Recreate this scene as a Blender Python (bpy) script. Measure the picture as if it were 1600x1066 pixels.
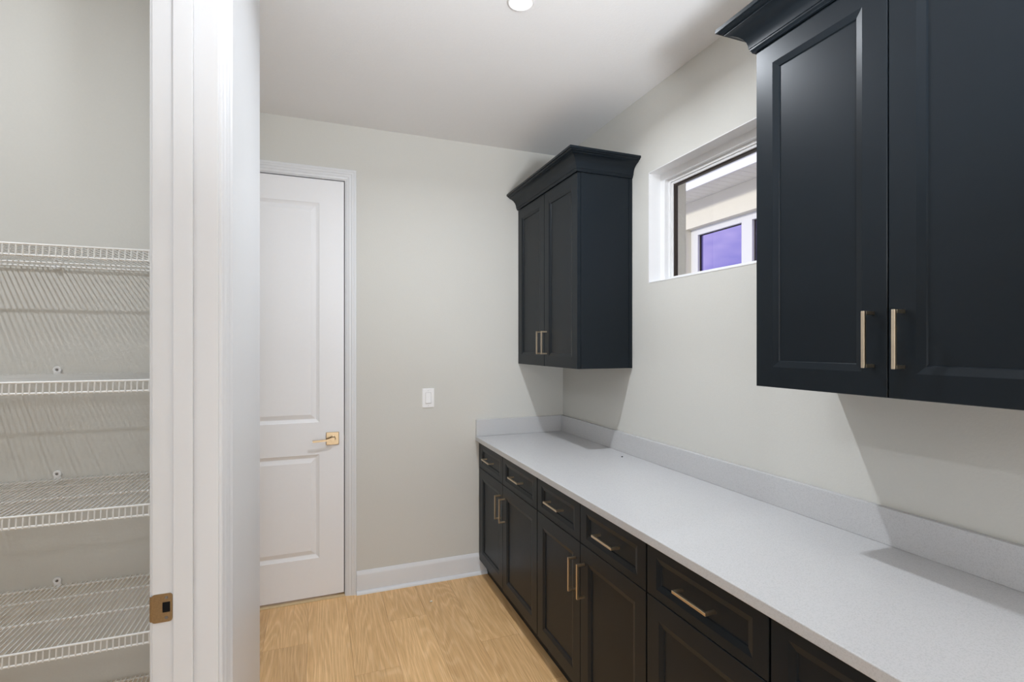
import bpy, bmesh, math, random
from mathutils import Vector, Matrix
random.seed(4)
S = bpy.context.scene
COL = S.collection
for o in list(bpy.data.objects):
    bpy.data.objects.remove(o)

# ------------------------------------------------------------------ camera
CAM_YAW, CAM_F, CAM_H = 20.9937, 797.27, 1.5203
cd = bpy.data.cameras.new('camera')
cam = bpy.data.objects.new('camera', cd)
COL.objects.link(cam)
cam.location = (0, 0, CAM_H)
cam.rotation_euler = (math.radians(90), 0, -math.radians(CAM_YAW))
cd.sensor_fit = 'HORIZONTAL'
cd.sensor_width = 36.0
cd.lens = CAM_F / 1600 * 36.0
cd.shift_y = 6.0 / 1600
cd.clip_start = 0.02
S.camera = cam

# ------------------------------------------------------------------ view
S.view_settings.view_transform = 'Standard'
S.view_settings.look = 'None'
S.view_settings.gamma = 1.0
S.view_settings.use_curve_mapping = False
S.view_settings.exposure = 0.0
S.cycles.diffuse_bounces = 8

# ------------------------------------------------------------------ world
W = bpy.data.worlds.new('sky')
S.world = W
W.use_nodes = True
nt = W.node_tree
nt.nodes.clear()
tc = nt.nodes.new('ShaderNodeTexCoord')
mp = nt.nodes.new('ShaderNodeMapping')
mp.inputs['Scale'].default_value = (1.0, 1.0, 2.6)
nz = nt.nodes.new('ShaderNodeTexNoise')
nz.inputs['Scale'].default_value = 4.5
nz.inputs['Detail'].default_value = 6
nz.inputs['Roughness'].default_value = 0.55
rp = nt.nodes.new('ShaderNodeValToRGB')
rp.color_ramp.elements[0].position = 0.44
rp.color_ramp.elements[0].color = (0.56, 0.62, 1.05, 1)
rp.color_ramp.elements[1].position = 0.62
rp.color_ramp.elements[1].color = (1.5, 1.42, 1.38, 1)
bg = nt.nodes.new('ShaderNodeBackground')
bg.inputs['Strength'].default_value = 1.0
wo = nt.nodes.new('ShaderNodeOutputWorld')
nt.links.new(tc.outputs['Generated'], mp.inputs['Vector'])
nt.links.new(mp.outputs['Vector'], nz.inputs['Vector'])
nt.links.new(nz.outputs['Fac'], rp.inputs['Fac'])
nt.links.new(rp.outputs['Color'], bg.inputs['Color'])
nt.links.new(bg.outputs['Background'], wo.inputs['Surface'])

# ------------------------------------------------------------------ lamps
def lamp(name, kind, loc, power, rot=(0, 0, 0), color=(1, 1, 1), size=0.09, size_y=None, angle=None, spread=None):
    d = bpy.data.lights.new(name, kind)
    d.energy = power
    d.color = color
    if kind == 'AREA':
        d.shape = 'DISK' if size_y is None else 'RECTANGLE'
        d.size = size
        if size_y:
            d.size_y = size_y
        if spread:
            d.spread = spread
    if kind == 'SUN':
        d.angle = angle
    o = bpy.data.objects.new(name, d)
    o.location = loc
    o.rotation_euler = rot
    COL.objects.link(o)
    return o

LX, LY, ZC = 0.742, 1.837, 2.8545
LAMP = (0.918, 0.973, 1.045)
lamp('sunlight', 'SUN', (-3, 1, 8), 1.9, (math.radians(8), math.radians(-74), 0), (1, 0.95, 0.86), angle=math.radians(6))
lamp('downlight_lamp', 'AREA', (LX, LY, ZC - 0.010), 20, color=LAMP, size=0.055, spread=math.radians(160))
lamp('pantry_lamp_and_fill', 'AREA', (-1.25, 1.08, ZC - 0.012), 14.5, color=LAMP, size=0.05)
for kx in (-1.75, -1.0):
    lamp('kitchen_fill', 'AREA', (kx, -3.3, ZC - 0.012), 40, color=LAMP, size=0.2)  # unseen lamps added to raise the ambient level
# fill light added behind the camera for even brightness, turned up to the ceiling
lamp('bounce_lamp', 'AREA', (0.62, -0.35, 1.75), 29, (math.radians(180 - 42), 0, math.radians(-8)), LAMP, 0.3, spread=math.radians(110))
lamp('hall_fill', 'AREA', (-1.25, 2.65, ZC - 0.012), 6, color=LAMP, size=0.3)  # added out of view to fill the lower back wall and floor
lamp('pantry_lamp_and_fill', 'AREA', (-1.25, -0.9, ZC - 0.012), 20, color=LAMP, size=0.6)  # soft fill added to brighten the lower pantry, not a known fixture
# large soft fill added out of view behind, lifting jamb and lower walls
lamp('rear_fill', 'AREA', (0.55, -4.5, 1.25), 140, (math.radians(108), 0, 0), (0.90, 0.96, 1.04), 2.1, 2.2)

# ------------------------------------------------------------------ materials
def mat(name, color, rough=0.5, metal=0.0, spec=0.5):
    m = bpy.data.materials.new(name)
    m.use_nodes = True
    b = m.node_tree.nodes['Principled BSDF']
    b.inputs['Base Color'].default_value = (*color, 1)
    b.inputs['Roughness'].default_value = rough
    b.inputs['Metallic'].default_value = metal
    b.inputs['Specular IOR Level'].default_value = spec
    return m, m.node_tree, b

def grain(m, t, b, scale, strength, dist, detail=3, tint=0.0, rough_var=0.0):
    c = t.nodes.new('ShaderNodeTexCoord')
    n = t.nodes.new('ShaderNodeTexNoise')
    n.inputs['Scale'].default_value = scale
    n.inputs['Detail'].default_value = detail
    t.links.new(c.outputs['Object'], n.inputs['Vector'])
    bp = t.nodes.new('ShaderNodeBump')
    bp.inputs['Strength'].default_value = strength
    bp.inputs['Distance'].default_value = dist
    t.links.new(n.outputs['Fac'], bp.inputs['Height'])
    t.links.new(bp.outputs['Normal'], b.inputs['Normal'])
    if tint:
        col = tuple(b.inputs['Base Color'].default_value)
        mx = t.nodes.new('ShaderNodeMix')
        mx.data_type = 'RGBA'
        mx.inputs['A'].default_value = tuple(v * (1 - tint) for v in col[:3]) + (1,)
        mx.inputs['B'].default_value = tuple(min(1, v * (1 + tint)) for v in col[:3]) + (1,)
        t.links.new(n.outputs['Fac'], mx.inputs['Factor'])
        t.links.new(mx.outputs['Result'], b.inputs['Base Color'])
    return m

M = {}
def reg(key, color, rough=0.5, metal=0.0, spec=0.5, g=None):
    m, t, b = mat(key, color, rough, metal, spec)
    if g:
        grain(m, t, b, *g)
    M[key] = m

reg('wall_paint', (0.60, 0.592, 0.553), 0.75, 0, 0.3, (160, 0.22, 0.0016, 3, 0.02))
reg('ceiling_paint', (0.80, 0.80, 0.80), 0.85, 0, 0.2, (120, 0.35, 0.002, 4, 0.02))
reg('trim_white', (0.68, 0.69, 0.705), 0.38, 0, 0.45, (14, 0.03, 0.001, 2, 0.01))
reg('door_white', (0.80, 0.80, 0.81), 0.42, 0, 0.4, (60, 0.04, 0.0006, 2, 0.01))
reg('cabinet_paint', (0.0085, 0.0122, 0.0160), 0.34, 0, 0.5, (30, 0.03, 0.0006, 2, 0.05))
reg('cabinet_inside', (0.012, 0.014, 0.017), 0.6, 0, 0.3, (30, 0.03, 0.0006, 2, 0.05))
reg('brass', (0.64, 0.53, 0.39), 0.28, 1.0, 0.5, (260, 0.05, 0.0003, 2, 0.05))
reg('brass_worn', (0.42, 0.32, 0.20), 0.34, 1.0, 0.5, (300, 0.1, 0.0003, 3, 0.2))
reg('wire_white', (0.80, 0.80, 0.78), 0.35, 0, 0.5, (90, 0.03, 0.0003, 2, 0.01))
reg('plastic_white', (0.80, 0.80, 0.80), 0.35, 0, 0.5, (60, 0.02, 0.0003, 2, 0.01))
reg('screw_dark', (0.22, 0.21, 0.20), 0.45, 0.7, 0.5, (200, 0.05, 0.0003, 2, 0.1))
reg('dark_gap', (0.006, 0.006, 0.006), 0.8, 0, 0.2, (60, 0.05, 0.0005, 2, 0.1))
reg('spacer_brown', (0.028, 0.017, 0.012), 0.45, 0, 0.4, (150, 0.05, 0.0005, 2, 0.2))
reg('vinyl_white', (0.78, 0.78, 0.78), 0.4, 0, 0.45, (40, 0.02, 0.0004, 2, 0.01))
reg('stucco', (0.80, 0.765, 0.66), 0.9, 0, 0.2, (90, 0.6, 0.004, 5, 0.06))
reg('fascia_white', (0.86, 0.86, 0.88), 0.5, 0, 0.3, (20, 0.02, 0.001, 2, 0.01))
reg('soffit_white', (0.86, 0.84, 0.79), 0.6, 0, 0.3, (20, 0.02, 0.001, 2, 0.02))
reg('roof_dark', (0.10, 0.09, 0.085), 0.9, 0, 0.2, (40, 0.6, 0.01, 4, 0.2))
reg('ground', (0.46, 0.45, 0.41), 0.95, 0, 0.1, (12, 0.5, 0.02, 4, 0.25))
reg('threshold_oak', (0.60, 0.45, 0.26), 0.45, 0, 0.4, (40, 0.1, 0.001, 4, 0.12))
reg('crumb_dark', (0.05, 0.05, 0.05), 0.8, 0, 0.2, (200, 0.3, 0.001, 2, 0.3))
reg('crumb_pale', (0.85, 0.82, 0.74), 0.7, 0, 0.2, (200, 0.3, 0.001, 2, 0.2))
reg('neighbour_glass', (0.34, 0.30, 0.66), 0.03, 1.0, 0.5)

M['cabinet_paint'].node_tree.nodes['Principled BSDF'].inputs['IOR'].default_value = 1.28

# quartz: white with a fine grey fleck
m, t, b = mat('quartz', (0.60, 0.60, 0.61), 0.22, 0, 0.45)
c = t.nodes.new('ShaderNodeTexCoord')
n = t.nodes.new('ShaderNodeTexNoise'); n.inputs['Scale'].default_value = 330; n.inputs['Detail'].default_value = 3
r = t.nodes.new('ShaderNodeValToRGB')
r.color_ramp.elements[0].position = 0.36; r.color_ramp.elements[0].color = (0.48, 0.48, 0.485, 1)
r.color_ramp.elements[1].position = 0.52; r.color_ramp.elements[1].color = (0.54, 0.54, 0.545, 1)
t.links.new(c.outputs['Object'], n.inputs['Vector']); t.links.new(n.outputs['Fac'], r.inputs['Fac'])
t.links.new(r.outputs['Color'], b.inputs['Base Color'])
M['quartz'] = m

# oak planks: contour-line cathedral grain, pores, per-plank tone
m, t, b = mat('oak', (0.5, 0.33, 0.17), 0.42, 0, 0.35)
N, L = t.nodes, t.links
c = N.new('ShaderNodeTexCoord'); oi = N.new('ShaderNodeObjectInfo')
sc = N.new('ShaderNodeVectorMath'); sc.operation = 'SCALE'; sc.inputs[0].default_value = (37, 91, 53)
L.new(oi.outputs['Random'], sc.inputs['Scale'])
ad = N.new('ShaderNodeVectorMath'); ad.operation = 'ADD'
L.new(c.outputs['Object'], ad.inputs[0]); L.new(sc.outputs['Vector'], ad.inputs[1])
m1 = N.new('ShaderNodeMapping'); m1.inputs['Scale'].default_value = (5.5, 0.60, 1)
L.new(ad.outputs['Vector'], m1.inputs['Vector'])
n1 = N.new('ShaderNodeTexNoise'); n1.inputs['Scale'].default_value = 1.0; n1.inputs['Detail'].default_value = 1.6
n1.inputs['Roughness'].default_value = 0.42; n1.inputs['Distortion'].default_value = 0.15
L.new(m1.outputs['Vector'], n1.inputs['Vector'])
mu = N.new('ShaderNodeMath'); mu.operation = 'MULTIPLY'; mu.inputs[1].default_value = 150
L.new(n1.outputs['Fac'], mu.inputs[0])
sn = N.new('ShaderNodeMath'); sn.operation = 'SINE'; L.new(mu.outputs[0], sn.inputs[0])
rg = N.new('ShaderNodeMapRange'); rg.inputs['From Min'].default_value = -1; rg.inputs['From Max'].default_value = 1
L.new(sn.outputs[0], rg.inputs['Value'])
m2 = N.new('ShaderNodeMapping'); m2.inputs['Scale'].default_value = (260, 7, 1)
L.new(ad.outputs['Vector'], m2.inputs['Vector'])
n2 = N.new('ShaderNodeTexNoise'); n2.inputs['Scale'].default_value = 1.0; n2.inputs['Detail'].default_value = 3
L.new(m2.outputs['Vector'], n2.inputs['Vector'])
m3 = N.new('ShaderNodeMapping'); m3.inputs['Scale'].default_value = (9, 3.2, 1)
L.new(ad.outputs['Vector'], m3.inputs['Vector'])
n3 = N.new('ShaderNodeTexNoise'); n3.inputs['Scale'].default_value = 1.0; n3.inputs['Detail'].default_value = 3
L.new(m3.outputs['Vector'], n3.inputs['Vector'])
r1 = N.new('ShaderNodeValToRGB')
r1.color_ramp.elements[0].position = 0.0; r1.color_ramp.elements[0].color = (0.715, 0.455, 0.22, 1)
r1.color_ramp.elements[1].position = 1.0; r1.color_ramp.elements[1].color = (0.80, 0.54, 0.285, 1)
e = r1.color_ramp.elements.new(0.68); e.color = (0.745, 0.482, 0.236, 1)
L.new(rg.outputs['Result'], r1.inputs['Fac'])
x1 = N.new('ShaderNodeMix'); x1.data_type = 'RGBA'; x1.blend_type = 'MULTIPLY'
r2 = N.new('ShaderNodeValToRGB')
r2.color_ramp.elements[0].position = 0.32; r2.color_ramp.elements[0].color = (0.80, 0.75, 0.69, 1)
r2.color_ramp.elements[1].position = 0.58; r2.color_ramp.elements[1].color = (1.05, 1.05, 1.04, 1)
L.new(n2.outputs['Fac'], r2.inputs['Fac'])
x1.inputs['Factor'].default_value = 0.8
L.new(r1.outputs['Color'], x1.inputs['A']); L.new(r2.outputs['Color'], x1.inputs['B'])
r3 = N.new('ShaderNodeValToRGB')
r3.color_ramp.elements[0].position = 0.28; r3.color_ramp.elements[0].color = (0.90, 0.885, 0.86, 1)
r3.color_ramp.elements[1].position = 0.62; r3.color_ramp.elements[1].color = (1.03, 1.03, 1.03, 1)
L.new(n3.outputs['Fac'], r3.inputs['Fac'])
x2 = N.new('ShaderNodeMix'); x2.data_type = 'RGBA'; x2.blend_type = 'MULTIPLY'; x2.inputs['Factor'].default_value = 1
L.new(x1.outputs['Result'], x2.inputs['A']); L.new(r3.outputs['Color'], x2.inputs['B'])
r4 = N.new('ShaderNodeValToRGB')
r4.color_ramp.elements[0].color = (0.84, 0.815, 0.79, 1); r4.color_ramp.elements[1].color = (1.08, 1.07, 1.05, 1)
L.new(oi.outputs['Random'], r4.inputs['Fac'])
x3 = N.new('ShaderNodeMix'); x3.data_type = 'RGBA'; x3.blend_type = 'MULTIPLY'; x3.inputs['Factor'].default_value = 1
L.new(x2.outputs['Result'], x3.inputs['A']); L.new(r4.outputs['Color'], x3.inputs['B'])
L.new(x3.outputs['Result'], b.inputs['Base Color'])
bp = N.new('ShaderNodeBump'); bp.inputs['Strength'].default_value = 0.12; bp.inputs['Distance'].default_value = 0.0008
L.new(n2.outputs['Fac'], bp.inputs['Height']); L.new(bp.outputs['Normal'], b.inputs['Normal'])
M['oak'] = m

# clear window glass: thin sheet, see-through with a Fresnel reflection
m = bpy.data.materials.new('window_glass'); m.use_nodes = True
t = m.node_tree; t.nodes.clear()
fr = t.nodes.new('ShaderNodeFresnel'); fr.inputs['IOR'].default_value = 1.45
ge = t.nodes.new('ShaderNodeNewGeometry'); of = t.nodes.new('ShaderNodeMath'); of.operation = 'SUBTRACT'; of.inputs[0].default_value = 1
ff = t.nodes.new('ShaderNodeMath'); ff.operation = 'MULTIPLY'
t.links.new(ge.outputs['Backfacing'], of.inputs[1]); t.links.new(of.outputs[0], ff.inputs[0]); t.links.new(fr.outputs['Fac'], ff.inputs[1])
tr = t.nodes.new('ShaderNodeBsdfTransparent'); tr.inputs['Color'].default_value = (0.97, 0.98, 0.98, 1)
gl = t.nodes.new('ShaderNodeBsdfGlossy'); gl.inputs['Roughness'].default_value = 0.01
mx = t.nodes.new('ShaderNodeMixShader'); ou = t.nodes.new('ShaderNodeOutputMaterial')
t.links.new(ff.outputs[0], mx.inputs['Fac']); t.links.new(tr.outputs[0], mx.inputs[1])
t.links.new(gl.outputs[0], mx.inputs[2]); t.links.new(mx.outputs[0], ou.inputs['Surface'])
M['window_glass'] = m

# lit lens of the ceiling light
m = bpy.data.materials.new('lit_lens'); m.use_nodes = True
b = m.node_tree.nodes['Principled BSDF']
b.inputs['Base Color'].default_value = (0.9, 0.9, 0.9, 1)
b.inputs['Emission Color'].default_value = (1, 0.985, 0.96, 1)
b.inputs['Emission Strength'].default_value = 2.5
M['lit_lens'] = m

# ------------------------------------------------------------------ mesh helpers
def box(bm, x0, x1, y0, y1, z0, z1, bev=0.0, seg=2):
    g = bmesh.ops.create_cube(bm, size=1.0, matrix=Matrix.Translation(((x0 + x1) / 2, (y0 + y1) / 2, (z0 + z1) / 2))
                              @ Matrix.Diagonal((abs(x1 - x0), abs(y1 - y0), abs(z1 - z0), 1)))
    if bev > 0:
        es = {e for v in g['verts'] for e in v.link_edges}
        bmesh.ops.bevel(bm, geom=list(es), offset=bev, segments=seg, profile=0.5, affect='EDGES')

def prism(bm, pts, fn, a0, a1):
    """pts: closed 2-D outline; fn(u, v, a) -> 3-D point; extruded from a0 to a1"""
    lo = [bm.verts.new(fn(u, v, a0)) for u, v in pts]
    hi = [bm.verts.new(fn(u, v, a1)) for u, v in pts]
    n = len(pts)
    for i in range(n):
        bm.faces.new((lo[i], lo[(i + 1) % n], hi[(i + 1) % n], hi[i]))
    bm.faces.new(lo[::-1]); bm.faces.new(hi)

def rails(bm, sections):
    """skin consecutive open cross-sections (lists of points) with quads"""
    vs = [[bm.verts.new(p) for p in s] for s in sections]
    for a, b_ in zip(vs, vs[1:]):
        for i in range(len(a) - 1):
            bm.faces.new((a[i], a[i + 1], b_[i + 1], b_[i]))
    return vs

def tube(bm, pts, rad, n=6, cap=True):
    rings = []
    P = [Vector(p) for p in pts]
    for i, p in enumerate(P):
        d = (P[min(i + 1, len(P) - 1)] - P[max(i - 1, 0)]).normalized()
        a = Vector((0, 0, 1)) if abs(d.z) < 0.9 else Vector((1, 0, 0))
        s = d.cross(a).normalized(); u = s.cross(d)
        rings.append([bm.verts.new(p + rad * (math.cos(k * math.tau / n) * s + math.sin(k * math.tau / n) * u)) for k in range(n)])
    for a, b_ in zip(rings, rings[1:]):
        for k in range(n):
            bm.faces.new((a[k], a[(k + 1) % n], b_[(k + 1) % n], b_[k]))
    if cap:
        bm.faces.new(rings[0][::-1]); bm.faces.new(rings[-1])

def lathe(bm, prof, centre, axis='z', n=40):
    """prof: (radius, height) list, revolved round an axis through centre"""
    rings = []
    for r_, h in prof:
        ring = []
        for k in range(n):
            a = k * math.tau / n
            p = (r_ * math.cos(a), r_ * math.sin(a), h)
            if axis == 'y':
                p = (p[0], p[2], p[1])
            ring.append(bm.verts.new(Vector(p) + Vector(centre)))
        rings.append(ring)
    for a, b_ in zip(rings, rings[1:]):
        for k in range(n):
            bm.faces.new((a[k], a[(k + 1) % n], b_[(k + 1) % n], b_[k]))
    return rings

def obj(name, bm, m, parent=None, smooth=None):
    bmesh.ops.remove_doubles(bm, verts=bm.verts, dist=1e-6)
    bmesh.ops.recalc_face_normals(bm, faces=bm.faces)
    me = bpy.data.meshes.new(name)
    bm.to_mesh(me); bm.free()
    me.materials.append(M[m])
    if smooth is not None:
        me.shade_smooth()
        me.set_sharp_from_angle(angle=math.radians(smooth))
    o = bpy.data.objects.new(name, me)
    COL.objects.link(o)
    if parent:
        o.parent = parent
        o.matrix_parent_inverse = parent.matrix_world.inverted() if parent.type != 'EMPTY' else Matrix.Translation(-parent.location)
    return o

def empty(name, loc):
    o = bpy.data.objects.new(name, None)
    o.location = loc
    o.empty_display_size = 0.1
    COL.objects.link(o)
    return o

def tag(o, label, cat=None, group=None, kind=None):
    o['label'] = label
    if cat: o['category'] = cat
    if group: o['group'] = group
    if kind: o['kind'] = kind
    return o

def B(*boxes, bev=0.0):
    bm = bmesh.new()
    for q in boxes:
        box(bm, *q, bev=bev)
    return bm

def copy_tree(o, parent=None, dz=0.0, dy=0.0):
    c = o.copy(); COL.objects.link(c)
    if parent is None:
        c.location = o.location + Vector((0, dy, dz))
    else:
        c.parent = parent
        c.matrix_parent_inverse = o.matrix_parent_inverse.copy()
    for ch in o.children:
        copy_tree(ch, c)
    return c

def panel_face(bm, fn, u0, u1, v0, v1, th, panels, prof=((0, 0), (0.018, 0.005), (0.020, 0.009)), ease=0.0015):
    """slab with recessed panels stacked in v. fn(u, v, depth) -> point, depth 0 = front face.
    panels: list of (pu0, pu1, pv0, pv1) outer edges of the sloping moulding"""
    def quad(a, b_, c_, d):
        bm.faces.new([bm.verts.new(fn(*p)) for p in (a, b_, c_, d)])
    us = sorted({u0 + ease, u1 - ease} | {p[0] for p in panels} | {p[1] for p in panels})
    vs = sorted({v0 + ease, v1 - ease} | {p[2] for p in panels} | {p[3] for p in panels})
    for i in range(len(us) - 1):
        for j in range(len(vs) - 1):
            cu, cv = (us[i] + us[i + 1]) / 2, (vs[j] + vs[j + 1]) / 2
            if any(p[0] < cu < p[1] and p[2] < cv < p[3] for p in panels):
                continue
            quad((us[i], vs[j], 0), (us[i + 1], vs[j], 0), (us[i + 1], vs[j + 1], 0), (us[i], vs[j + 1], 0))
    def ring(r0, d0, r1, d1):
        (a0, a1, b0, b1), (c0, c1, e0, e1) = r0, r1
        A = [(a0, b0, d0), (a1, b0, d0), (a1, b1, d0), (a0, b1, d0)]
        C = [(c0, e0, d1), (c1, e0, d1), (c1, e1, d1), (c0, e1, d1)]
        for k in range(4):
            quad(A[k], A[(k + 1) % 4], C[(k + 1) % 4], C[k])
    def inset(r_, w):
        return (r_[0] + w, r_[1] - w, r_[2] + w, r_[3] - w)
    for p in panels:
        for (w0, d0), (w1, d1) in zip(prof, prof[1:]):
            ring(inset(p, w0), d0, inset(p, w1), d1)
        s = inset(p, prof[-1][0])
        d = prof[-1][1]
        quad((s[0], s[2], d), (s[1], s[2], d), (s[1], s[3], d), (s[0], s[3], d))
    o_ = (u0, u1, v0, v1)
    ring(inset(o_, ease), 0, o_, ease)
    ring(o_, ease, o_, th)
    quad((u0, v0, th), (u1, v0, th), (u1, v1, th), (u0, v1, th))

# ------------------------------------------------------------------ the setting
XR, YB = 1.6347, 3.2512
XL, XP, YJ = -0.193, -0.308, 1.225        # left wall: room face, pantry face; far jamb of pantry doorway
YP, YE = 1.955, 2.10                       # pantry back wall, end of the left wall
WX0, WX1, WZ0, WZ1 = 1.30, 2.25, 1.845, 2.426   # window opening (along y, z)

def struct(name, bm, m, label, parent=None, smooth=None):
    o = obj(name, bm, m, parent, smooth)
    if parent is None:
        o['kind'] = 'structure'
        o['label'] = label
    return o

floor = struct('floor', B((-2.5, 1.9, -4.8, 3.5, -0.15, -0.0065)), 'dark_gap', 'light oak plank floor running away towards the back wall')
# planks as far as the photo could see, sharing five meshes
PW = 0.2075
def plank_mesh(ln):
    bm = bmesh.new()
    box(bm, -PW / 2 + 0.0003, PW / 2 - 0.0003, -ln / 2 + 0.0003, ln / 2 - 0.0003, -0.006, 0.0)
    bmesh.ops.bevel(bm, geom=[e for e in bm.edges if all(v.co.z > -0.001 for v in e.verts)], offset=0.0007, segments=1, affect='EDGES')
    me = bpy.data.meshes.new('plank'); bm.to_mesh(me); bm.free()
    me.materials.append(M['oak'])
    return me
LENS = {}
row_x = [0.165 + PW * k for k in range(-12, 8)]
first_joint = {0: 2.444, 3: 2.495, -2: 2.80, -1: 1.95, 1: 2.86, 2: 1.62, 4: 2.1}
for k, x0 in zip(range(-12, 8), row_x):
    if x0 > 1.66 or x0 + PW < -2.45:
        continue
    j = first_joint.get(k, 0.9 + ((k * 0.731) % 1.0) * 1.4)
    cuts = [3.30]
    y = j
    while y > -4.6:
        cuts.append(y); y -= 1.52
    cuts.append(-4.7)
    for a, b_ in zip(cuts, cuts[1:]):
        ln = round(a - b_, 3)
        if ln < 0.02:
            continue
        if ln not in LENS:
            LENS[ln] = plank_mesh(ln)
        o = bpy.data.objects.new('plank', LENS[ln])
        o.location = (x0 + PW / 2, (a + b_) / 2, 0)
        COL.objects.link(o)
        o.parent = floor

struct('ceiling', B((-2.55, 1.95, -4.85, 3.55, ZC, ZC + 0.06)), 'ceiling_paint', 'flat matt white ceiling with a fine sprayed texture')

# right wall with the high window opening
YW0, YW1 = -4.7, 3.45
struct('wall_right', B((XR, 1.86, YW0, WX0, 0, ZC), (XR, 1.86, WX1, YW1, 0, ZC),
                       (XR, 1.86, WX0, WX1, 0, WZ0), (XR, 1.86, WX0, WX1, WZ1, ZC)), 'wall_paint',
       'warm grey painted wall above the long worktop, pierced by a high window')
# back wall with the door opening
DX0, DX1, DZ = -0.628, 0.170, 2.522
struct('wall_back', B((-2.5, DX0 - 0.012, YB, YB + 0.16, 0, ZC), (DX1 + 0.004, XR, YB, YB + 0.16, 0, ZC),
                      (DX0 - 0.012, DX1 + 0.004, YB, YB + 0.16, DZ, ZC)), 'wall_paint',
       'warm grey painted end wall with the white door and the light switch')
# left wall beside the pantry doorway, rounded free end
def wl(bm, y0, y1, z0, z1, rounded):
    pts = [(XP, y0), (XL, y0)]
    if rounded:
        r_ = 0.022
        pts += [(XL - r_ + r_ * math.cos(a), y1 - r_ + r_ * math.sin(a)) for a in [k * math.pi / 12 for k in range(0, 7)]]
    else:
        pts += [(XL, y1)]
    pts += [(XP, y1)]
    prism(bm, pts, lambda u, v, a: (u, v, a), z0, z1)
bm = bmesh.new()
wl(bm, YJ + 0.019, YE, 0, ZC, True)
wl(bm, -1.9, 0.291, 0, ZC, False)
wl(bm, 0.291, YJ + 0.019, 2.46, ZC, False)
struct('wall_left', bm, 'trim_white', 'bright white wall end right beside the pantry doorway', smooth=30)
struct('wall_pantry', B((-2.4, XP, YP, YE, 0, ZC), (-2.4, XP, -1.9, -1.78, 0, ZC)), 'wall_paint', 'warm grey pantry wall behind the wire shelves')
struct('wall_hall', B((-2.55, -2.4, -4.7, 3.45, 0, ZC)), 'wall_paint', 'warm grey side wall of pantry and hall')
struct('wall_front', B((-2.4, XR, -4.7, -4.55, 0, ZC)), 'wall_paint', 'warm grey wall of the kitchen behind')

# baseboard: moulded top edge and quarter-round shoe
bb_prof = [(0, 0), (0.013, 0), (0.013, 0.112), (0.0115, 0.120), (0.008, 0.126), (0.0065, 0.133), (0.004, 0.137), (0, 0.137)]
shoe_prof = [(0.013, 0)] + [(0.013 + 0.017 * math.cos(a), 0.019 * math.sin(a)) for a in [k * math.pi / 12 for k in range(0, 7)]]
bm = bmesh.new()
prism(bm, bb_prof, lambda u, v, a: (a, YB - u, v), 0.2295, 1.0625)
bbk = struct('baseboard_back', bm, 'trim_white', 'white moulded baseboard under the light switch', smooth=40)
bm = bmesh.new(); prism(bm, shoe_prof, lambda u, v, a: (a, YB - u, v), 0.2295, 1.0625)
obj('shoe_moulding', bm, 'trim_white', bbk, smooth=40)

# --- back door -----------------------------------------------------------------
bm = bmesh.new()
yd = YB + 0.004
px0, px1 = -0.628 + 0.143, 0.018
panel_face(bm, lambda u, v, d: (u, yd + d, v), -0.622, 0.1575, 0.020, 2.509, 0.035,
           [(px0, px1, 0.250, 0.866), (px0, px1, 1.058, 2.367)], prof=((0, 0), (0.003, 0.0025), (0.010, 0.006), (0.019, 0.010), (0.023, 0.010), (0.044, 0.0035), (0.047, 0.0025)))
door = struct('door_1', bm, 'door_white', 'tall white two-panel door with a brass lever in the back wall')
hz, hx = 0.9575, 0.092
bm = B((hx - 0.037, hx + 0.037, yd - 0.009, yd - 0.0002, hz - 0.0385, hz + 0.0385), bev=0.003)
hnd = obj('door_handle', bm, 'brass_worn', door)
bm = bmesh.new()
lathe(bm, [(0.0, -0.042), (0.013, -0.042), (0.014, -0.038), (0.0125, -0.028), (0.0125, -0.014), (0.018, -0.010), (0.018, -0.0085), (0.0, -0.0085)], (hx, yd, hz), 'y', 24)
obj('lever_hub', bm, 'brass_worn', hnd, smooth=40)
bm = bmesh.new()
ctrl = [(0.012, 0.004), (-0.010, 0.003), (-0.030, -0.002), (-0.050, -0.004), (-0.075, -0.005), (-0.100, -0.006), (-0.112, -0.006)]
secs = []
for i, (dx, dz) in enumerate(ctrl):
    h = 0.0075 if i < 2 else 0.0055
    secs.append([(hx + dx, yd - 0.050, hz + dz + h), (hx + dx, yd - 0.042, hz + dz + h), (hx + dx, yd - 0.042, hz + dz - h), (hx + dx, yd - 0.050, hz + dz - h), (hx + dx, yd - 0.050, hz + dz + h)])
vs = rails(bm, secs)
bm.faces.new(vs[0][:4]); bm.faces.new(vs[-1][:4])
obj('lever', bm, 'brass_worn', hnd, smooth=35)
obj('latch_bolt', B((0.1575, 0.1645, yd + 0.004, yd + 0.018, hz - 0.014, hz + 0.014), bev=0.001), 'screw_dark', door)

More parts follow.
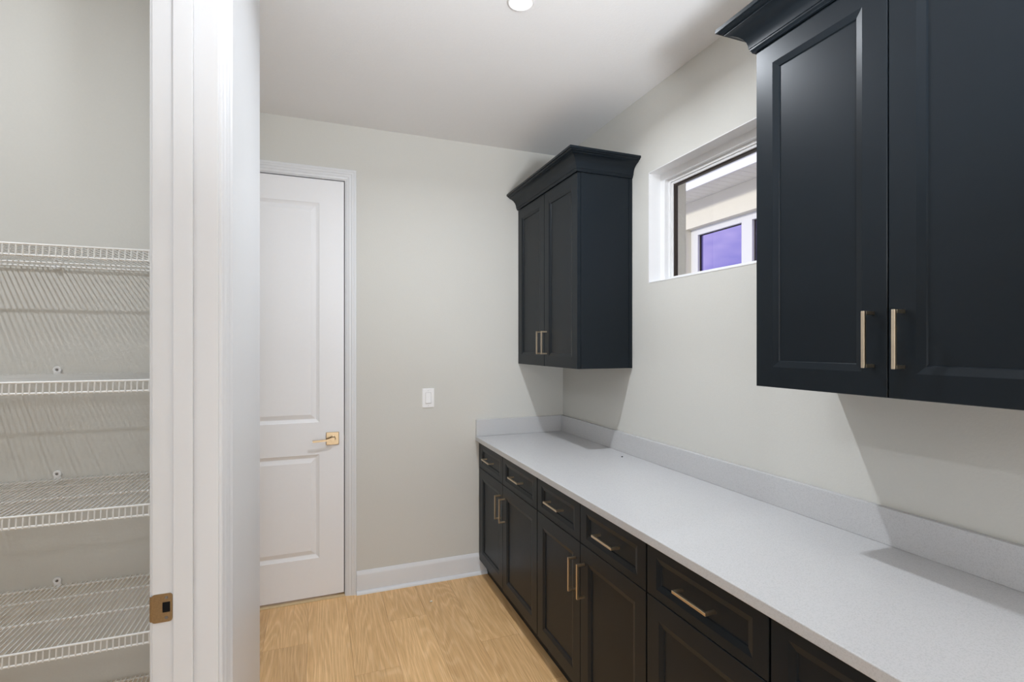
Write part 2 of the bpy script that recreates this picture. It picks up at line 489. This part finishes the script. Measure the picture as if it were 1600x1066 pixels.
# casing and jamb round the back door
cas_prof = [(0, 0), (0, -0.007), (0.003, -0.009), (0.014, -0.010), (0.017, -0.0125), (0.030, -0.013), (0.034, -0.016), (0.044, -0.0165), (0.047, -0.0185), (0.056, -0.019), (0.059, -0.017), (0.060, 0)]
def casing_frame(x0, x1, z1, name, label):
    """casing on the back wall: two legs and a head, mitred; profile u outward, v out of wall"""
    tr_ = empty(name, ((x0 + x1) / 2, YB, 0)); tr_['kind'] = 'structure'; tr_['label'] = label
    for side in (0, 1):
        bm = bmesh.new()
        sx = x0 if side == 0 else x1
        sg = -1 if side == 0 else 1
        rails(bm, [[(sx + sg * u, YB + v, 0.0) for u, v in cas_prof + cas_prof[:1]], [(sx + sg * u, YB + v, z1 + u) for u, v in cas_prof + cas_prof[:1]]])
        obj('casing_leg', bm, 'trim_white', tr_, smooth=30)
    bm = bmesh.new()
    rails(bm, [[(x0 - u, YB + v, z1 + u) for u, v in cas_prof + cas_prof[:1]], [(x1 + u, YB + v, z1 + u) for u, v in cas_prof + cas_prof[:1]]])
    obj('casing_head', bm, 'trim_white', tr_, smooth=30)
    return tr_
tr1 = casing_frame(-0.640, 0.1685, 2.520, 'trim_1', 'white moulded casing framing the tall two-panel door')
# jamb lining set back so a dark gap shows round the leaf, stops behind it
obj('jamb', B((0.1625, 0.174, YB - 0.0005, YB + 0.16, 0, 2.522), (-0.640, -0.627, YB - 0.0005, YB + 0.16, 0, 2.522), (-0.627, 0.1625, YB - 0.0005, YB + 0.16, 2.514, 2.522)), 'trim_white', tr1)
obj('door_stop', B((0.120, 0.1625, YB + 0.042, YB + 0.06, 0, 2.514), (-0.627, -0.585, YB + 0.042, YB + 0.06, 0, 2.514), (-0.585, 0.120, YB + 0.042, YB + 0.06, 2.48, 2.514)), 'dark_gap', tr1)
bm = bmesh.new()
prism(bm, [(-0.012, 0), (-0.012, 0.004), (0.000, 0.0075), (0.016, 0.009), (0.034, 0.009), (0.034, 0)], lambda u, v, a: (a, YB + u, v), -0.626, 0.162)
thr = struct('trim_2', bm, 'threshold_oak', 'oak reducer strip on the floor under the white door')

# --- window ---------------------------------------------------------------------
win = empty('window_1', (1.72, (WX0 + WX1) / 2, WZ0)); win['kind'] = 'structure'; win['label'] = 'small high white vinyl window over the worktop'
def ring_frame(bm, x0, x1, y0, y1, z0, z1, w, wb=None, bev=0.0):
    wb = w if wb is None else wb
    box(bm, x0, x1, y0, y0 + w, z0, z1, bev); box(bm, x0, x1, y1 - w, y1, z0, z1, bev)
    box(bm, x0, x1, y0 + w, y1 - w, z1 - w, z1, bev); box(bm, x0, x1, y0 + w, y1 - w, z0, z0 + wb, bev)
# white painted reveal lining
bm = bmesh.new()
ring_frame(bm, XR - 0.0015, 1.706, WX0, WX1, WZ0, WZ1, 0.004)
obj('reveal', bm, 'vinyl_white', win)
bm = bmesh.new(); ring_frame(bm, 1.706, 1.79, WX0 + 0.004, WX1 - 0.004, WZ0 + 0.004, WZ1 - 0.004, 0.036, 0.012)
obj('window_frame', bm, 'vinyl_white', win)
bm = bmesh.new(); ring_frame(bm, 1.727, 1.775, WX0 + 0.040, WX1 - 0.040, WZ0 + 0.016, WZ1 - 0.040, 0.017, 0.010, 0.002)
sash = obj('sash', bm, 'vinyl_white', win)
bm = bmesh.new(); ring_frame(bm, 1.734, 1.742, WX0 + 0.057, WX1 - 0.057, WZ0 + 0.026, WZ1 - 0.057, 0.012, 0.006, 0.002)
obj('glazing_bead', bm, 'vinyl_white', sash)
bm = bmesh.new(); ring_frame(bm, 1.7425, 1.760, WX0 + 0.060, WX1 - 0.060, WZ0 + 0.028, WZ1 - 0.060, 0.018, 0.005)
obj('glass_spacer', bm, 'spacer_brown', sash)
obj('pane', B((1.749, 1.753, WX0 + 0.070, WX1 - 0.070, WZ0 + 0.030, WZ1 - 0.070)), 'window_glass', sash)
# stucco return outside
bm = bmesh.new(); ring_frame(bm, 1.792, 1.875, WX0 - 0.03, WX1 + 0.012, WZ0 - 0.02, WZ1 + 0.012, 0.0125)
obj('stucco_return', bm, 'stucco', win)

# --- pantry doorway: jamb, stop, casing, strike plate -------------------------------
ZH = 2.44
tr3 = empty('trim_3', (-0.25, YJ, 0)); tr3['kind'] = 'structure'; tr3['label'] = 'white door jamb with stop and casing of the pantry doorway'
obj('jamb', B((XP - 0.002, XL + 0.001, YJ, YJ + 0.019, 0, ZH + 0.019), (XP - 0.002, XL + 0.001, 0.291, 0.310, 0, ZH + 0.019), (XP - 0.002, XL + 0.001, 0.310, YJ, ZH, ZH + 0.019), bev=0.0012), 'trim_white', tr3)
obj('door_stop', B((-0.272, -0.2365, YJ - 0.011, YJ - 0.0003, 0, ZH), (-0.272, -0.2365, 0.3103, 0.321, 0, ZH), (-0.272, -0.2365, 0.321, YJ - 0.011, ZH - 0.011, ZH), bev=0.002), 'trim_white', tr3)
cp2 = [(0, 0), (0, 0.0055), (0.003, 0.008), (0.014, 0.0095), (0.018, 0.012), (0.036, 0.0125), (0.041, 0.0155), (0.054, 0.016), (0.058, 0.0185), (0.066, 0.0185), (0.069, 0.016), (0.070, 0)]
for sy, sg, nm in ((YJ + 0.005, 1, 'casing_leg'), (0.305, -1, 'casing_leg')):
    bm = bmesh.new()
    rails(bm, [[(XL + v, sy + sg * u, 0.0) for u, v in cp2 + cp2[:1]], [(XL + v, sy + sg * u, ZH + 0.005 + u) for u, v in cp2 + cp2[:1]]])
    obj(nm, bm, 'trim_white', tr3, smooth=30)
bm = bmesh.new()
rails(bm, [[(XL + v, 0.305 - u, ZH + 0.005 + u) for u, v in cp2 + cp2[:1]], [(XL + v, YJ + 0.005 + u, ZH + 0.005 + u) for u, v in cp2 + cp2[:1]]])
obj('casing_head', bm, 'trim_white', tr3, smooth=30)
for sy, sg in ((YJ + 0.005, 1), (0.305, -1)):
    bm = bmesh.new()
    rails(bm, [[(XP - v, sy + sg * u, 0.0) for u, v in cp2 + cp2[:1]], [(XP - v, sy + sg * u, ZH + 0.005 + u) for u, v in cp2 + cp2[:1]]])
    obj('casing_leg', bm, 'trim_white', tr3, smooth=30)
# strike plate: rounded plate with a square hole, lip curling round the edge
def rrect(x0, x1, z0, z1, r_, n=5):
    out = []
    for cx, cz, a0 in ((x1 - r_, z1 - r_, 0), (x0 + r_, z1 - r_, 90), (x0 + r_, z0 + r_, 180), (x1 - r_, z0 + r_, 270)):
        for k in range(n + 1):
            a = math.radians(a0 + 90 * k / n)
            out.append((cx + r_ * math.cos(a), cz + r_ * math.sin(a)))
    return out
sp0, sp1, sz0, sz1 = -0.311, -0.2745, 0.956, 1.0135
bm = bmesh.new()
outer = rrect(sp0, sp1, sz0, sz1, 0.006)
hole = rrect(-0.292, -0.2785, 0.9755, 0.9965, 0.001)
yf = YJ - 0.0022
vo = [bm.verts.new((x, yf, z)) for x, z in outer]; vh = [bm.verts.new((x, yf, z)) for x, z in hole]
vob = [bm.verts.new((x, YJ - 0.0001, z)) for x, z in outer]; vhb = [bm.verts.new((x, YJ + 0.0, z)) for x, z in hole]
n_ = len(outer)
for i in range(n_):
    j = (i + 1) % n_
    bm.faces.new((vo[i], vo[j], vh[j], vh[i])); bm.faces.new((vo[i], vo[j], vob[j], vob[i])); bm.faces.new((vh[i], vh[j], vhb[j], vhb[i]))
strike = obj('strike_plate', bm, 'brass_worn', tr3)
strike['label'] = 'brass strike plate on the jamb'
obj('latch_hole', B((-0.292, -0.2785, YJ - 0.0012, YJ - 0.0002, 0.9755, 0.9965)), 'dark_gap', strike)
bm = bmesh.new()
rails(bm, [[(sp0 + 0.0006, yf, z), (sp0 - 0.003, yf + 0.001, z), (sp0 - 0.0045, yf + 0.006, z)] for z in (sz0 + 0.003, sz1 - 0.003)])
obj('lip', bm, 'brass_worn', strike)
for z in (0.9645, 1.0055):
    bm = bmesh.new(); lathe(bm, [(0.0, -0.0008), (0.0028, -0.0008), (0.0034, 0.0004)], (-0.285, yf, z), 'y', 16)
    obj('screw', bm, 'screw_dark', strike)

# ------------------------------------------------------------------ cabinet pulls
def pull_mesh(vertical):
    """U-shaped square bar pull, 140 mm; local origin on the door face, pointing to -x"""
    bm = bmesh.new()
    h, w, so = 0.070, 0.0045, 0.033
    def bx(x0, x1, y0, y1, z0, z1):
        if not vertical:
            y0, y1, z0, z1 = z0, z1, y0, y1
        box(bm, x0, x1, y0, y1, z0, z1, 0.0008, 1)
    bx(-so - 0.005, -so + 0.003, -w, w, -h, h)
    bx(-so + 0.002, 0.0, -w, w, h - 0.009, h)
    bx(-so + 0.002, 0.0, -w, w, -h, -h + 0.009)
    bmesh.ops.recalc_face_normals(bm, faces=bm.faces)
    me = bpy.data.meshes.new('handle'); bm.to_mesh(me); bm.free()
    me.materials.append(M['brass'])
    return me
PULL_V, PULL_H = pull_mesh(True), pull_mesh(False)
def pull(parent, x, y, z, vertical):
    o = bpy.data.objects.new('handle', PULL_V if vertical else PULL_H)
    COL.objects.link(o)
    o.parent = parent
    o.location = (x, y, z)
    root = parent.parent
    o.matrix_parent_inverse = parent.matrix_parent_inverse.inverted() @ Matrix.Translation(-root.location)
    return o
def front(name, parent, xf, y0, y1, z0, z1, st=0.061, rl=0.061):
    bm = bmesh.new()
    panel_face(bm, lambda u, v, d: (xf + d, u, v), y0, y1, z0, z1, 0.020, [(y0 + st, y1 - st, z0 + rl, z1 - rl)])
    o = obj(name, bm, 'cabinet_paint', parent)
    return o

# pulls are children of fronts whose parent inverse only shifts by the root; keep it simple
def pull(parent, x, y, z, vertical):
    o = bpy.data.objects.new('handle', PULL_V if vertical else PULL_H)
    COL.objects.link(o)
    o.parent = parent
    o.matrix_parent_inverse = (Matrix.Translation(parent.parent.location) @ parent.matrix_parent_inverse).inverted()
    o.location = (x, y, z)
    return o

# ------------------------------------------------------------------ worktop and base cabinets
XD = 1.009
ct = empty('worktop', (1.3, 1.6, 0.884))
tag(ct, 'long white quartz worktop with upstand on the dark base cabinets', 'worktop')
obj('slab', B((0.986, XR - 0.0005, -0.02, YB - 0.0005, 0.8842, 0.914), bev=0.0025), 'quartz', ct)
obj('upstand', B((XR - 0.021, XR - 0.0005, -0.02, YB - 0.0005, 0.9142, 1.0245), bev=0.0015), 'quartz', ct)
obj('upstand', B((0.988, XR - 0.0213, YB - 0.021, YB - 0.0005, 0.9142, 1.0245), bev=0.0015), 'quartz', ct)

def base_cabinet(y0, y1, split, label, filler=0.0, single=False):
    """y0 near end, y1 far end"""
    r_ = empty('base_cabinet', (1.3, (y0 + y1) / 2, 0))
    tag(r_, label, 'base cabinet', 'dark base cabinets under the worktop')
    bm = B((XD + 0.0215, XR - 0.001, y0, y1, 0.105, 0.8838))
    obj('carcass', bm, 'cabinet_inside', r_)
    obj('toe_kick', B((1.063, 1.078, y0, y1, 0, 0.1048)), 'cabinet_paint', r_)
    if filler:
        obj('filler', B((XD + 0.002, XD + 0.0212, y1 - filler, y1, 0.100, 0.880)), 'cabinet_paint', r_)
        y1 -= filler
    g = 0.0016
    cols = [(y0, y1)] if single else [(y0, split), (split, y1)]
    for k, (a, b_) in enumerate(cols):
        d = front('drawer', r_, XD, a + g, b_ - g, 0.7125, 0.874, 0.048, 0.030)
        pull(d, XD, (a + b_) / 2, 0.797, False)
        d = front('door', r_, XD, a + g, b_ - g, 0.098, 0.7095)
        if single:
            pull(d, XD, a + 0.036, 0.571, True)
        else:
            pull(d, XD, (b_ - 0.037) if k == 0 else (a + 0.037), 0.571, True)
    return r_
base_cabinet(2.287, 3.247, 2.781, 'dark navy base cabinet in the far corner against the end wall', 0.018)
base_cabinet(1.403, 2.284, 1.850, 'dark navy two-drawer base cabinet, second from the end wall')
base_cabinet(0.917, 1.400, None, 'narrow dark navy base cabinet with one drawer above one door', single=True)
base_cabinet(-0.010, 0.914, 0.456, 'dark navy base cabinet nearest the camera, mostly below the worktop edge')

# ------------------------------------------------------------------ wall cabinets
crown = [(0, 0), (0.008, 0.0), (0.0095, 0.005), (0.013, 0.009), (0.013, 0.014), (0.0155, 0.015), (0.0165, 0.026), (0.020, 0.038), (0.0265, 0.050), (0.036, 0.060), (0.048, 0.068),
         (0.062, 0.0735), (0.066, 0.0745), (0.066, 0.079), (0.072, 0.0805), (0.077, 0.084), (0.079, 0.088), (0.085, 0.0885), (0.085, 0.100), (0, 0.100)]
XU, ZU, ZT = 1.2929, 1.3915, 2.440
def wall_cabinet(y0, y1, split, label, scribe_near, crown_path):
    r_ = empty('wall_cabinet', ((XU + XR) / 2, (y0 + y1) / 2, ZU))
    tag(r_, label, 'wall cabinet', 'dark wall cabinets with crown moulding')
    bm = B((XU + 0.0225, XR - 0.0005, y0, y1, ZU, ZT + 0.096), bev=0.0008)
    obj('carcass', bm, 'cabinet_paint', r_)
    if scribe_near:
        obj('scribe_strip', B((XR - 0.020, XR - 0.0008, y0 - 0.004, y0 - 0.0002, ZU, ZT)), 'cabinet_paint', r_)
    g = 0.0016
    for k, (a, b_) in enumerate(((y0, split), (split, y1))):
        d = front('door', r_, XU, a + (0.0005 if k == 0 else g), b_ - (g if k == 0 else 0.0005), ZU, ZT - 0.001, 0.061, 0.061)
        pull(d, XU, (b_ - 0.0355) if k == 0 else (a + 0.0355), ZU + 0.142, True)
    bm = bmesh.new()
    rails(bm, [[f(u) + (ZT + 0.0005 + v,) for u, v in crown] for f in crown_path])
    obj('crown_moulding', bm, 'cabinet_paint', r_, smooth=28)
    return r_
A0, A1 = 2.403, 3.2505
wall_cabinet(A0, A1, 2.823, 'smaller dark navy wall cabinet in the far corner, its side panel in view', True,
             [lambda u: (XU - u, A1), lambda u: (XU - u, A0 - u), lambda u: (XR - 0.0005, A0 - u)])
B0, B1 = 0.428, 1.2245
wall_cabinet(B0, B1, 0.828, 'large dark navy wall cabinet nearest the camera, beside the window', False,
             [lambda u: (XR - 0.0005, B1 + u), lambda u: (XU - u, B1 + u), lambda u: (XU - u, B0 - u), lambda u: (XR - 0.0005, B0 - u)])

# ------------------------------------------------------------------ ceiling light
cl = empty('ceiling_light', (LX, LY, ZC))
tag(cl, 'round recessed ceiling light, switched on, with a white trim ring', 'ceiling light')
bm = bmesh.new(); lathe(bm, [(0.052, -0.0002), (0.052, -0.004), (0.049, -0.007), (0.0455, -0.006), (0.0435, -0.0004), (0.040, -0.0004)], (LX, LY, ZC), 'z', 48)
obj('trim_ring', bm, 'plastic_white', cl, smooth=40)
bm = bmesh.new(); rr = lathe(bm, [(0.0405, -0.0008), (0.0395, -0.0035), (0.02, -0.0045), (0.002, -0.0046)], (LX, LY, ZC), 'z', 48)
bm.faces.new(rr[-1])
obj('lens', bm, 'lit_lens', cl, smooth=60)

# ------------------------------------------------------------------ light switch
sx0, sx1, sz0_, sz1_ = 0.633, 0.709, 1.118, 1.240
sw = empty('light_switch', ((sx0 + sx1) / 2, YB, sz0_))
tag(sw, 'white rocker light switch on the end wall beside the door', 'light switch')
bm = B((sx0, sx1, YB - 0.006, YB - 0.0003, sz0_, sz1_)); bmesh.ops.bevel(bm, geom=[e for e in bm.edges if all(v.co.y < YB - 0.003 for v in e.verts)], offset=0.002, segments=2, affect='EDGES')
obj('switch_plate', bm, 'plastic_white', sw)
cx = (sx0 + sx1) / 2; cz = (sz0_ + sz1_) / 2
obj('rocker_gap', B((cx - 0.0185, cx + 0.0185, YB - 0.0064, YB - 0.0056, cz - 0.0352, cz + 0.0350)), 'screw_dark', sw)
obj('rocker_frame', B((cx - 0.0175, cx + 0.0175, YB - 0.0068, YB - 0.0058, cz - 0.034, cz + 0.034), bev=0.0004), 'plastic_white', sw)
bm = bmesh.new()
prism(bm, [(YB - 0.0066, -0.031), (YB - 0.0125, -0.031), (YB - 0.0085, 0.004), (YB - 0.0075, 0.031), (YB - 0.0066, 0.031)], lambda u, v, a: (a, u, cz + v), cx - 0.0145, cx + 0.0145)
obj('rocker', bm, 'plastic_white', sw)
for z in (cz - 0.048, cz + 0.048):
    bm = bmesh.new(); rr = lathe(bm, [(0.0033, 0.0), (0.0033, -0.0010), (0.0022, -0.0016), (0.0003, -0.0016)], (cx, YB - 0.006, z), 'y', 16); bm.faces.new(rr[-1])
    obj('screw', bm, 'trim_white', sw)

# ------------------------------------------------------------------ pantry wire shelves
YF = 1.552
SX0, SX1 = -2.38, -0.312
sh_words = ['white wire pantry shelf, topmost, seen from below', 'white wire pantry shelf just under eye level, second from the top',
            'white wire pantry shelf in the middle, its deck showing from above', 'white wire pantry shelf level with the brass strike plate, second lowest',
            'white wire pantry shelf, lowest, only its back edge showing']
Z0 = 1.761
shelf = empty('wire_shelf', (-1.0, YP, Z0))
tag(shelf, sh_words[0], 'shelf', 'wire shelves in the pantry')
R = 0.0029
for y, dz in ((YF, 0), (YF - 0.001, -0.0265), (YF + 0.163, -0.0035), (YF + 0.306, -0.0035), (YP - 0.010, -0.0035)):
    bm = bmesh.new(); tube(bm, [(SX0, y, Z0 + dz), (SX1, y, Z0 + dz)], R, 8)
    obj('rod', bm, 'wire_white', shelf, smooth=50)
bm = bmesh.new()
x = SX0 + 0.008
while x < SX1 - 0.003:
    tube(bm, [(x, YP - 0.004, Z0 + 0.0008), (x, YF + 0.004, Z0 + 0.0008), (x, YF - 0.0015, Z0 - 0.003), (x, YF - 0.0032, Z0 - 0.029)], 0.0017, 5, cap=False)
    x += 0.01265
w = obj('cross_wires', bm, 'wire_white', shelf, smooth=60)
w['kind'] = 'stuff'
for cxs in (-0.738, -1.25, -1.76, -2.25):
    bm = bmesh.new()
    box(bm, cxs - 0.0085, cxs + 0.0085, YP - 0.0045, YP - 0.0002, Z0 - 0.010, Z0 + 0.017, 0.001, 1)
    box(bm, cxs - 0.006, cxs + 0.006, YP - 0.016, YP - 0.004, Z0 - 0.0095, Z0 - 0.0068, 0.001, 1)
    lathe(bm, [(0.0102, 0.0), (0.0102, -0.0052), (0.0080, -0.0062), (0.0042, -0.0048), (0.0, -0.0046)], (cxs, YP - 0.0004, Z0 + 0.0145), 'y', 20)
    cl_ = obj('wall_clip', bm, 'plastic_white', shelf, smooth=40)
    bm = bmesh.new(); lathe(bm, [(0.0036, 0.0), (0.0036, -0.0066), (0.0, -0.0070)], (cxs, YP - 0.0004, Z0 + 0.0145), 'y', 14)
    obj('screw', bm, 'screw_dark', cl_)
for k, z in enumerate((1.430, 1.112, 0.786, 0.462)):
    c_ = copy_tree(shelf, dz=z - Z0)
    c_['label'] = sh_words[k + 1]

# ------------------------------------------------------------------ crumbs
def blob(name, loc, r_, m, label):
    bm = bmesh.new()
    bmesh.ops.create_icosphere(bm, subdivisions=2, radius=r_, matrix=Matrix.Translation(loc) @ Matrix.Diagonal((1.3, 1, 0.6, 1)))
    for v in bm.verts:
        v.co += Vector((random.uniform(-1, 1), random.uniform(-1, 1), random.uniform(-.4, .4))) * r_ * 0.25
    zmin = min(v.co.z for v in bm.verts)
    for v in bm.verts:
        v.co.z += loc[2] - zmin + 0.0001
    return tag(obj(name, bm, m), label, 'crumb')
blob('crumb', (1.542, 2.359, 0.914), 0.0042, 'crumb_dark', 'tiny dark crumb lying on the white worktop')
blob('crumb', (0.635, 2.986, 0.0), 0.006, 'crumb_pale', 'tiny pale crumb lying on the oak floor')

# ------------------------------------------------------------------ next-door house seen through the window
struct('ground', B((1.88, 14, -14, 22, -0.3, -0.05)), 'ground', 'ground between the two houses')
NX = 4.0
nh = empty('neighbouring_house', (NX, 4.4, -0.05))
tag(nh, 'cream rendered house next door seen through the high window', 'house')
NY0, NY1, ns0, ns1 = 3.20, 4.80, 2.20, 2.852
obj('wall', B((NX, NX + 0.25, -4, NY0, -0.05, 3.15), (NX, NX + 0.25, NY1, 12, -0.05, 3.15), (NX, NX + 0.25, NY0, NY1, -0.05, ns0), (NX, NX + 0.25, NY0, NY1, ns1, 3.15)), 'stucco', nh)
bm = bmesh.new()
y = -4.0
while y < 12:
    box(bm, 3.645, NX + 0.2, y, y + 0.094, 3.151, 3.165)
    box(bm, 3.645, NX + 0.2, y + 0.094, y + 0.1, 3.156, 3.165)
    y += 0.1
obj('soffit', bm, 'soffit_white', nh)
obj('fascia', B((3.625, 3.645, -4, 12, 3.135, 3.235)), 'fascia_white', nh)
obj('drip_edge', B((3.600, 3.6245, -4, 12, 3.222, 3.36)), 'fascia_white', nh)
bm = bmesh.new()
prism(bm, [(3.60, 3.362), (6.5, 4.6), (9.4, 3.362)], lambda u, v, a: (u, a, v), -4.2, 12.2)
obj('roof', bm, 'roof_dark', nh)
bm = bmesh.new()
xw = NX + 0.075
for a, b_ in ((4.688, NY1), (3.910, 4.047), (NY0, 3.27)):
    box(bm, xw, xw + 0.06, a, b_, ns0, ns1, 0.003)
for a, b_ in ((3.27, 3.910), (4.047, 4.688)):
    box(bm, xw, xw + 0.06, a, b_, 2.776, ns1, 0.003); box(bm, xw, xw + 0.06, a, b_, ns0, 2.26, 0.003)
wf = obj('window_frame', bm, 'vinyl_white', nh)
bm = bmesh.new()
for a, b_ in ((3.27, 3.910), (4.047, 4.688)):
    ring_frame(bm, xw + 0.030, xw + 0.0385, a, b_, 2.26, 2.776, 0.008)
obj('glass_spacer', bm, 'spacer_brown', wf)
for a, b_ in ((3.27, 3.910), (4.047, 4.688)):
    obj('pane', B((xw + 0.040, xw + 0.046, a, b_, 2.26, 2.776)), 'neighbour_glass', wf)
